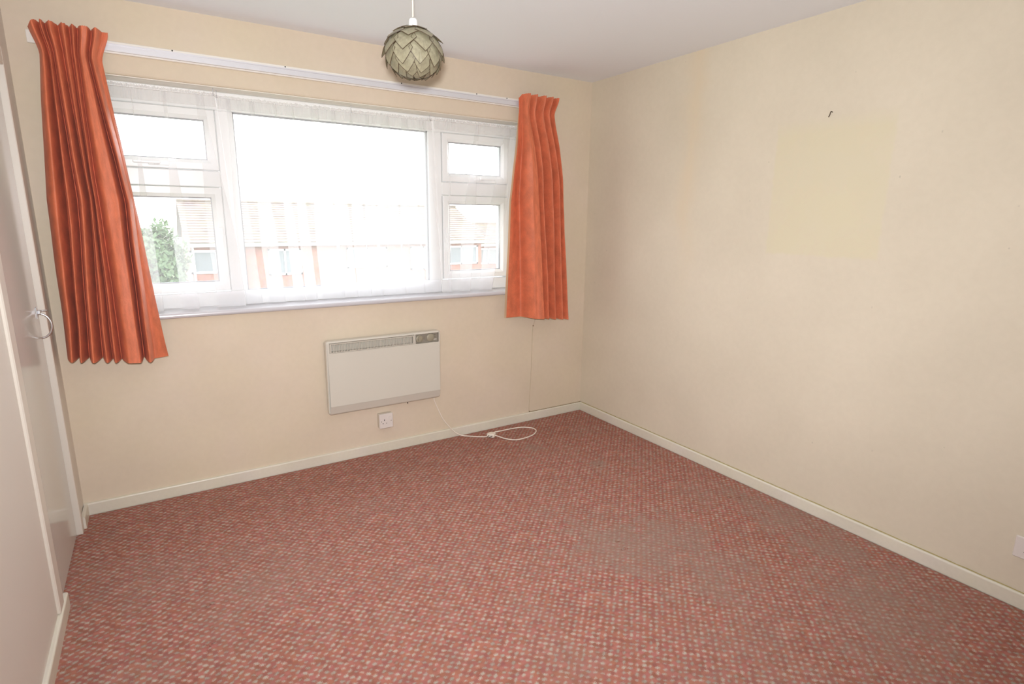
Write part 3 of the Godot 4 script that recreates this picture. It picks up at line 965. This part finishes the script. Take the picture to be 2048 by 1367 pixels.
	for q in [[-1.3672, 0.712, -1.3657, 0.738, 0.0718], [-1.384, 0.712, -1.3825, 0.738, 0.0718], [-1.352, 0.716, -1.346, 0.724, 0.0645], [-1.268, 0.737, -1.262, 0.743, 0.0645], [-1.266, 0.718, -1.263, 0.731, 0.0645], [-1.330, 0.706, -1.324, 0.7075, 0.0645], [-1.341, 0.713, -1.340, 0.733, 0.0645], [-1.334, 0.713, -1.333, 0.733, 0.0645]]:
		st = st_new()
		bx(st, Vector3(q[0], q[1], q[4] - 0.001), Vector3(q[2], q[3], q[4]))
		part("dial_mark", st, M.dial_mark, cp)
	st = st_new()
	for i in 5: bx(st, Vector3(-1.281 + i * 0.0056, 0.7065, 0.0640), Vector3(-1.2768 + i * 0.0056, 0.7125, 0.0646))
	part("lettering", st, M.print_white, cp, "tiny worn white lettering").set_meta("kind", "stuff")
	st = st_new()
	bx(st, Vector3(-1.443, Y0 - 0.022, 0.006), Vector3(-1.440, Y0 + 0.012, 0.016))
	part("bracket_tab", st, M.nail, h, "small brown bracket end")


# ---------------------------------------------------------------- sockets
func build_sockets() -> void:
	var s := thing("wall_socket", Vector3(-1.598, 0.166, 0.0), "single white switched wall socket below the panel heater", "socket")
	var X0 := -1.6425; var X1 := -1.5545; var Y0 := 0.167; var Y1 := 0.261
	var st := st_new()
	bx(st, Vector3(X0, Y0, 0.0), Vector3(X1, Y1, 0.034), 0.003)
	part("back_box", st, M.socket_side, s, "surface mounted box")
	st = st_new()
	bx(st, Vector3(X0, Y0, 0.0345), Vector3(X1, Y1, 0.044), 0.003)
	var fp := part("faceplate", st, M.socket, s)
	st = st_new()
	bx(st, Vector3(-1.5825, 0.2195, 0.044), Vector3(-1.5695, 0.2435, 0.0475), 0.0012)
	part("switch", st, M.socket, fp)
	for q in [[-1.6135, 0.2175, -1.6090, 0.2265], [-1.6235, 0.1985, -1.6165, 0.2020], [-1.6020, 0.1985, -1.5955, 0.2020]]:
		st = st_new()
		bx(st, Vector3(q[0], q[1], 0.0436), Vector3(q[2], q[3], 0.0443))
		part("painted_pin_hole", st, M.dark, fp)  # dark block on the plate: the shade of an open hole, given as colour
	for x in [-1.6295, -1.5675]:
		st = st_new(true)
		lathe(st, Vector3(x, 0.2135, 0.0436), Vector3(0, 0, 1), [[0.0026, 0.0], [0.0022, 0.001], [0.0, 0.0012]], 10)
		part("screw", st, M.nail, fp)
	# double outlet on the right wall, cut by the picture's edge
	s = thing("wall_socket", Vector3(0.0, 0.2, 2.74), "pale double wall socket above the skirting of the bare wall", "socket")
	st = st_new()
	bx(st, Vector3(-0.0105, 0.2, 2.668), Vector3(0.0, 0.287, 2.814), 0.003)
	fp = part("faceplate", st, M.socket, s)
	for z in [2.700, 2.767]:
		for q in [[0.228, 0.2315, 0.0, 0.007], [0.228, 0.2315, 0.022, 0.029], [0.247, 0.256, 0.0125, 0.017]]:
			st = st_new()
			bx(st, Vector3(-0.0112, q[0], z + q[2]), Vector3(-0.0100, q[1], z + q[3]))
			part("painted_pin_hole", st, M.dark, fp)  # no cavity here either, a dark slip painted as the slot's shade
	for z in [2.725, 2.743]:
		st = st_new()
		bx(st, Vector3(-0.0145, 0.258, z), Vector3(-0.0105, 0.279, z + 0.012), 0.001)
		part("switch", st, M.socket, fp)
	# the nail left from the picture
	st = st_new(true)
	tube(st, smooth_path([Vector3(0.004, 1.958, 1.734), Vector3(-0.010, 1.960, 1.734), Vector3(-0.014, 1.957, 1.733), Vector3(-0.013, 1.945, 1.730), Vector3(-0.010, 1.938, 1.724)], 5), 0.0022, 7)
	solo("picture_nail", st, M.nail, "small bent rusty nail above the pale picture mark on the wall", "nail")


# ---------------------------------------------------------------- lamp
func build_lamp() -> void:
	var c := Vector3(-1.8395, 2.047, 1.2)
	var t := thing("pendant_lamp", Vector3(c.x, 2.4, c.z), "round pendant lamp of overlapping pearly shell scales on a white cord", "lamp")
	var st := st_new(true)
	lathe(st, Vector3(c.x, 2.4, c.z), Vector3(0, -1, 0), [[0.045, 0.0], [0.045, 0.008], [0.030, 0.022], [0.008, 0.028], [0.0, 0.028]], 24)
	part("ceiling_rose", st, M.upvc, t)
	st = st_new(true)
	tube(st, PackedVector3Array([Vector3(c.x, 2.38, c.z), Vector3(c.x + 0.001, 2.28, c.z), Vector3(c.x, 2.17, c.z)]), 0.0032, 8)
	part("cord", st, M.flex, t)
	st = st_new(true)
	lathe(st, Vector3(c.x, 2.166, c.z), Vector3(0, -1, 0), [[0.0, 0.0], [0.011, 0.001], [0.0145, 0.005], [0.0155, 0.012], [0.0165, 0.05], [0.0, 0.05]], 20)
	part("lamp_holder", st, M.upvc, t)
	# wire cage that carries the shells
	var rx := 0.1020
	var ry := 0.0865
	st = st_new(true)
	for e in [88.0, 55.0, 18.0, -20.0, -52.0]:
		var ring := PackedVector3Array()
		for i in 32: ring.append(c + Vector3(cos(TAU * i / 32) * rx * 0.93 * cos(deg_to_rad(e)) , ry * 0.93 * sin(deg_to_rad(e)), sin(TAU * i / 32) * rx * 0.93 * cos(deg_to_rad(e))))
		if e > 80: continue
		tube(st, ring, 0.0012, 5, true)
	for k in 4:
		var rib := PackedVector3Array()
		for i in 13:
			var e := deg_to_rad(lerpf(78.0, -52.0, i / 12.0))
			rib.append(c + Vector3(cos(TAU * k / 4) * rx * 0.93 * cos(e), ry * 0.93 * sin(e), sin(TAU * k / 4) * rx * 0.93 * cos(e)))
		tube(st, rib, 0.0012, 5)
	var shade := part("lamp_shade", st, M.shell_rim, t, "globe of pale capiz shell scales with dark rims")
	# one scale: a kite with a rounded back, tip down, slightly dished; the rim is a dark lead came
	rng.seed = 23
	var rows := [[68.0, 6, 0.066, 0.062], [45.0, 8, 0.084, 0.080], [20.0, 9, 0.090, 0.086], [-5.0, 10, 0.084, 0.082], [-29.0, 9, 0.082, 0.074], [-51.0, 8, 0.070, 0.062], [-70.0, 5, 0.060, 0.046]]
	for ri in rows.size():
		var row: Array = rows[ri]
		var kite := kite_mesh(row[2], row[3])
		for k in row[1]:
			var az: float = TAU * (k + 0.5 * (ri % 2) + rng.randf_range(-0.04, 0.04)) / row[1] + 0.2
			var el: float = deg_to_rad(row[0] + rng.randf_range(-1.5, 1.5))
			var out := Vector3(cos(az) * cos(el) / rx, sin(el) / ry, sin(az) * cos(el) / rx).normalized()
			var side := Vector3(-sin(az), 0, cos(az))
			var down := side.cross(out).normalized()
			if down.y > 0: down = -down
			var tilt := deg_to_rad(rng.randf_range(5.0, 8.0) + (1.5 if ri in [2, 3] else 0.0) - (2.5 if ri > 4 else 0.0) - (7.0 if ri == 0 else 0.0))
			var d2 := (down * cos(tilt) + out * sin(tilt)).normalized()
			var o2 := (out * cos(tilt) - down * sin(tilt)).normalized()
			var pos: Vector3 = c + Vector3(cos(az) * cos(el) * rx, sin(el) * ry, sin(az) * cos(el) * rx) + out * (0.0040 - 0.0016 * ri + 0.0012 * (k % 2))
			var o := MeshInstance3D.new()
			o.name = "shell"
			o.mesh = kite
			shade.add_child(o, true)
			o.transform = Transform3D(Basis(-d2.cross(o2).normalized(), -d2, o2), pos)

func kite_mesh(w: float, h: float) -> ArrayMesh:
	# outline in the scale's own plane: y up along the scale, z outwards; hung from about its middle
	var pts := PackedVector2Array([Vector2(0, -0.58 * h), Vector2(0.09 * w, -0.49 * h), Vector2(0.28 * w, -0.27 * h), Vector2(0.43 * w, -0.03 * h), Vector2(0.47 * w, 0.07 * h), Vector2(0.36 * w, 0.24 * h), Vector2(0.16 * w, 0.42 * h), Vector2(-0.16 * w, 0.42 * h), Vector2(-0.36 * w, 0.24 * h), Vector2(-0.47 * w, 0.07 * h), Vector2(-0.43 * w, -0.03 * h), Vector2(-0.28 * w, -0.27 * h), Vector2(-0.09 * w, -0.49 * h)])
	var bend := func(p: Vector2) -> Vector3: return Vector3(p.x, p.y, -p.x * p.x / 0.22 - p.y * p.y / 0.30)
	var th := Vector3(0, 0, 0.0009)
	var st := st_new()
	var n := pts.size()
	var rim := 0.0016
	var inner := PackedVector2Array()
	for p in pts: inner.append(p - p.normalized() * rim)
	for i in n:
		var j := (i + 1) % n
		tri(st, th, bend.call(inner[i]) + th, bend.call(inner[j]) + th)
		tri(st, Vector3.ZERO, bend.call(inner[j]), bend.call(inner[i]))
	var mesh := commit(st, M.shell)
	st = st_new()
	for i in n:
		var j := (i + 1) % n
		var a: Vector3 = bend.call(pts[i]); var b: Vector3 = bend.call(pts[j]); var ai: Vector3 = bend.call(inner[i]); var bi: Vector3 = bend.call(inner[j])
		var up := Vector3(0, 0, 0.0013); var dn := Vector3(0, 0, -0.0004)
		quad(st, ai + up, a + up, b + up, bi + up)
		quad(st, a + dn, b + dn, b + up, a + up)
		quad(st, a + dn, ai + dn, bi + dn, b + dn)
	st.generate_normals()
	st.commit(mesh)
	mesh.surface_set_material(1, M.shell_rim)
	return mesh


# ---------------------------------------------------------------- wires
func build_wires() -> void:
	var f := thing("power_cord", Vector3(-0.9, 0.0, 0.13), "white flex from the panel heater looping to its plug on the carpet", "power cord")
	var st := st_new(true)
	var path := [Vector3(-1.262, 0.325, 0.030), Vector3(-1.262, 0.292, 0.026), Vector3(-1.235, 0.225, 0.020), Vector3(-1.195, 0.140, 0.020), Vector3(-1.150, 0.078, 0.022), Vector3(-1.105, 0.030, 0.030), Vector3(-1.065, 0.008, 0.042), Vector3(-1.02, 0.0045, 0.075), Vector3(-0.965, 0.0045, 0.120), Vector3(-0.925, 0.0045, 0.135), Vector3(-0.90, 0.010, 0.105), Vector3(-0.868, 0.0055, 0.096), Vector3(-0.80, 0.0045, 0.097), Vector3(-0.70, 0.0045, 0.100), Vector3(-0.622, 0.0045, 0.115), Vector3(-0.572, 0.0045, 0.160), Vector3(-0.570, 0.0045, 0.215), Vector3(-0.625, 0.0045, 0.268), Vector3(-0.705, 0.0045, 0.292), Vector3(-0.790, 0.0045, 0.288), Vector3(-0.842, 0.008, 0.240), Vector3(-0.866, 0.012, 0.192), Vector3(-0.880, 0.014, 0.166)]
	tube(st, smooth_path(path, 8), 0.0040, 8)
	part("flex", st, M.flex, f)
	# plug: a wedge body lying on its back edge, pins towards the camera's left
	st = st_new()
	var bd := Basis(Vector3.UP, deg_to_rad(38.0))
	var pc := Vector3(-0.893, 0.001, 0.150)
	var prof := [[-0.026, 0.022, 0.004, 0.024], [-0.020, 0.025, 0.001, 0.029], [0.012, 0.024, 0.001, 0.029], [0.026, 0.013, 0.003, 0.024], [0.031, 0.008, 0.006, 0.019]]
	var rings := []
	for p in prof:
		var ring := []
		for q in [[-1, 0, 0.7], [-0.7, 0, 0.0], [0.7, 0, 0.0], [1, 0, 0.7], [1, 1, -0.7], [0.7, 1, 0.0], [-0.7, 1, 0.0], [-1, 1, -0.7]]:
			ring.append(pc + bd * Vector3(p[0], lerpf(p[2], p[3], q[1]) + q[2] * 0.006, q[0] * p[1]))
		rings.append(ring)
	for i in rings.size() - 1:
		for k in 8:
			var k2 := (k + 1) % 8
			quad(st, rings[i][k], rings[i][k2], rings[i + 1][k2], rings[i + 1][k])
	for k in range(1, 7):
		tri(st, rings[0][0], rings[0][k + 1], rings[0][k])
		tri(st, rings[-1][0], rings[-1][k], rings[-1][k + 1])
	var pl := part("plug", st, M.flex, f, "white three pin plug")
	for q in [[-0.012, 0.016], [0.012, 0.016], [0.0, 0.010]]:
		st = st_new()
		tube(st, PackedVector3Array([pc + bd * Vector3(-0.026, q[1], q[0]), pc + bd * Vector3(-0.043, q[1], q[0])]), 0.0028, 6)
		part("pin", st, M.nail, pl)

	st = st_new(true)
	var wp := []
	for q in [[-0.437, 0.800], [-0.452, 0.745], [-0.465, 0.712], [-0.470, 0.660], [-0.473, 0.52], [-0.476, 0.36], [-0.482, 0.24], [-0.487, 0.14], [-0.489, 0.085], [-0.487, 0.069]]:
		wp.append(Vector3(q[0], q[1], 0.0022))
	wp.append_array([Vector3(-0.478, 0.0655, 0.004), Vector3(-0.30, 0.0650, 0.004), Vector3(-0.12, 0.0652, 0.004), Vector3(-0.006, 0.0650, 0.004)])
	var w := thing("thin_wire", Vector3(-0.47, 0.064, 0.003), "thin painted wire running down from the curtain to the skirting corner", "wire")
	tube(st, smooth_path(wp, 6), 0.0021, 6)
	part("wire", st, M.wire, w)
	st = st_new(true)
	rng.seed = 6
	var gp := PackedVector3Array()
	for i in 60: gp.append(Vector3(lerpf(-0.486, -0.004, i / 59.0), 0.0633 + rng.randf_range(-0.0006, 0.0006), 0.0075))
	tube(st, gp, 0.0014, 5)
	part("dirt_line", st, M.grime, w, "brown dirt along the wire")
	for q in [Vector3(-0.465, 0.712, 0.003), Vector3(-0.487, 0.067, 0.004)]:
		st = st_new()
		bx(st, q - Vector3(0.004, 0.003, 0.003), q + Vector3(0.004, 0.003, 0.003), 0.001)
		part("clip", st, M.grime, w)


# ---------------------------------------------------------------- outside
func build_outside() -> void:
	M.roof = mat(rgb8(122, 110, 100), 0.85)
	paint_texture(M.roof, 71, rgb8(122, 110, 100), 0.05, 1.0)
	M.brick = mat(rgb8(152, 110, 98), 0.9)
	paint_texture(M.brick, 72, rgb8(152, 110, 98), 0.04, 2.0)
	M.out_white = mat(rgb8(232, 232, 230), 0.5)
	M.out_glass = mat(rgb8(124, 127, 130), 0.12)
	M.lawn = mat(rgb8(84, 104, 62), 0.95)
	M.leaf = mat(rgb8(84, 104, 72), 0.8); M.leaf.backlight_enabled = true; M.leaf.backlight = Color(0.2, 0.3, 0.1)
	M.bark = mat(rgb8(100, 84, 70), 0.9)
	var st := st_new()
	bx(st, Vector3(-70, -3.4, -90), Vector3(90, -3.2, -0.4))
	solo("ground", st, M.lawn, "grassy ground outside below the window", "ground", "structure")
	house("house", "long brick house with a tiled roof facing the window", Vector3(5.9, -3.2, -25.0), 14.6, 2.75, 0.29, 2.13, 4.0, [[-6.3, 0], [-3.4, 1], [0.6, 0], [3.7, 1], [6.0, 0]])
	house("house", "lower brick house with a tiled roof beyond the long one", Vector3(19.6, -3.2, -29.5), 11.0, 2.6, -0.15, 1.10, 3.2, [[-3.4, 0], [0.2, 1], [3.4, 0]])
	tree("leafy_tree", "dense green tree standing in front of the brick house", Vector3(-2.75, -3.2, -16.0), 4.7, 1.05, 81)
	tree("leafy_tree", "broad paler tree hidden mostly behind the rust curtain", Vector3(-5.0, -3.2, -17.5), 5.2, 1.5, 82)
	# an overhead line between two poles
	var w := thing("overhead_line", Vector3(-6.0, -3.2, -12.0), "thin overhead cable strung between poles outside the window", "cable")
	st = st_new(true)
	tube(st, smooth_path([Vector3(-6.0, 4.1, -12.0), Vector3(-3.9, 3.5, -12.0), Vector3(-1.85, 2.92, -12.0), Vector3(-1.45, 2.825, -12.0), Vector3(1.5, 2.35, -12.0), Vector3(12.0, 3.6, -12.0)], 8), 0.006, 5)
	part("cable", st, M.bark, w)
	for x in [-6.0, 12.0]:
		st = st_new(true)
		tube(st, PackedVector3Array([Vector3(x, -3.2, -12.0), Vector3(x, 4.4, -12.0)]), 0.11, 10)
		part("pole", st, M.bark, w)

func house(called: String, label: String, at: Vector3, width: float, base_h: float, eave: float, ridge: float, depth: float, openings: Array) -> void:
	var h := thing(called, at, label, "house")
	var x0 := at.x - width / 2.0; var x1 := at.x + width / 2.0
	var z0 := at.z
	var st := st_new()
	bx(st, Vector3(x0, at.y, z0 - depth * 2.0 + 0.3), Vector3(x1, eave, z0 - 0.3))
	var gable := PackedVector2Array([Vector2(z0 - 0.3, eave - 0.01), Vector2(z0 - depth * 2.0 + 0.3, eave - 0.01), Vector2(z0 - depth, ridge - 0.14)])
	extrude(st, gable, 0, x0, x0 + 0.2)
	extrude(st, gable, 0, x1 - 0.2, x1)
	part("brick_wall", st, M.brick, h)
	st = st_new()
	bx(st, Vector3(x0 - 0.15, eave - 0.17, z0 - 0.06), Vector3(x1 + 0.15, eave - 0.01, z0 + 0.02))
	part("fascia", st, M.out_white, h)
	var courses := 16
	for face in [1.0, -1.0]:
		for i in courses:
			var t0 := float(i) / courses; var t1 := float(i + 1) / courses
			st = st_new()
			var za := lerpf(z0 + 0.1, z0 - depth, t0); var zb := lerpf(z0 + 0.1, z0 - depth, t1)
			var ya := lerpf(eave, ridge, t0); var yb := lerpf(eave, ridge, t1)
			if face < 0:
				za = 2.0 * (z0 - depth) - za; zb = 2.0 * (z0 - depth) - zb
			extrude(st, PackedVector2Array([Vector2(za, ya), Vector2(zb, yb), Vector2(zb, yb + 0.012), Vector2(za, ya + 0.055)]), 0, x0 - 0.2, x1 + 0.2)
			part("tile_course", st, M.roof, h)
	st = st_new(true)
	tube(st, PackedVector3Array([Vector3(x0 - 0.2, ridge + 0.03, z0 - depth), Vector3(x1 + 0.2, ridge + 0.03, z0 - depth)]), 0.09, 8)
	part("ridge_tiles", st, M.roof, h)
	for o in openings:
		var wx: float = at.x + o[0]
		var w2 := 0.75 if o[1] else 1.05
		var y1 := eave - 0.32; var y0 := eave - (1.55 if o[1] else 1.35)
		st = st_new()
		for q in [[-w2, y0, w2, y0 + 0.09], [-w2, y1 - 0.09, w2, y1], [-w2, y0, -w2 + 0.09, y1], [w2 - 0.09, y0, w2, y1], [-0.04, y0, 0.04, y1]]:
			bx(st, Vector3(wx + q[0], q[1], z0 - 0.32), Vector3(wx + q[2], q[3], z0 - 0.25))
		var fr := part("window_frame", st, M.out_white, h)
		st = st_new()
		bx(st, Vector3(wx - w2, y0, z0 - 0.31), Vector3(wx + w2, y1, z0 - 0.285))
		part("pane", st, M.out_glass, fr)
	st = st_new()
	bx(st, Vector3(x0 + 0.05, at.y, z0 - 0.3), Vector3(x0 + 0.13, eave - 0.1, z0 - 0.2))
	part("downpipe", st, M.out_white, h)

func tree(called: String, label: String, at: Vector3, height: float, radius: float, s: int) -> void:
	var t := thing(called, at, label, "tree", "trees outside the window")
	rng.seed = s
	var st := st_new(true)
	tube(st, PackedVector3Array([at, at + Vector3(0.05, height * 0.35, 0), at + Vector3(-0.03, height * 0.7, 0.02)]), 0.12, 8)
	part("trunk", st, M.bark, t)
	st = st_new()
	var c := at + Vector3(0, height * 0.62, 0)
	for k in 5200:
		var d := Vector3(rng.randfn(), rng.randfn(), rng.randfn()).normalized()
		var lobes := 0.86 + 0.16 * sin(d.x * 5.0 + s) * cos(d.y * 6.0) + 0.08 * sin(d.z * 9.0)
		var p := c + Vector3(d.x * radius, d.y * height * 0.39, d.z * radius) * lobes * rng.randf_range(0.72, 1.0)
		var u := Vector3(rng.randfn(), rng.randfn(), rng.randfn()).normalized()
		var v := u.cross(d).normalized()
		var l := rng.randf_range(0.06, 0.11)
		quad(st, p - u * l, p - v * l * 0.5, p + u * l, p + v * l * 0.5)
	var fo := part("foliage", st, M.leaf, t, "dense small green leaves")
	fo.set_meta("kind", "stuff")
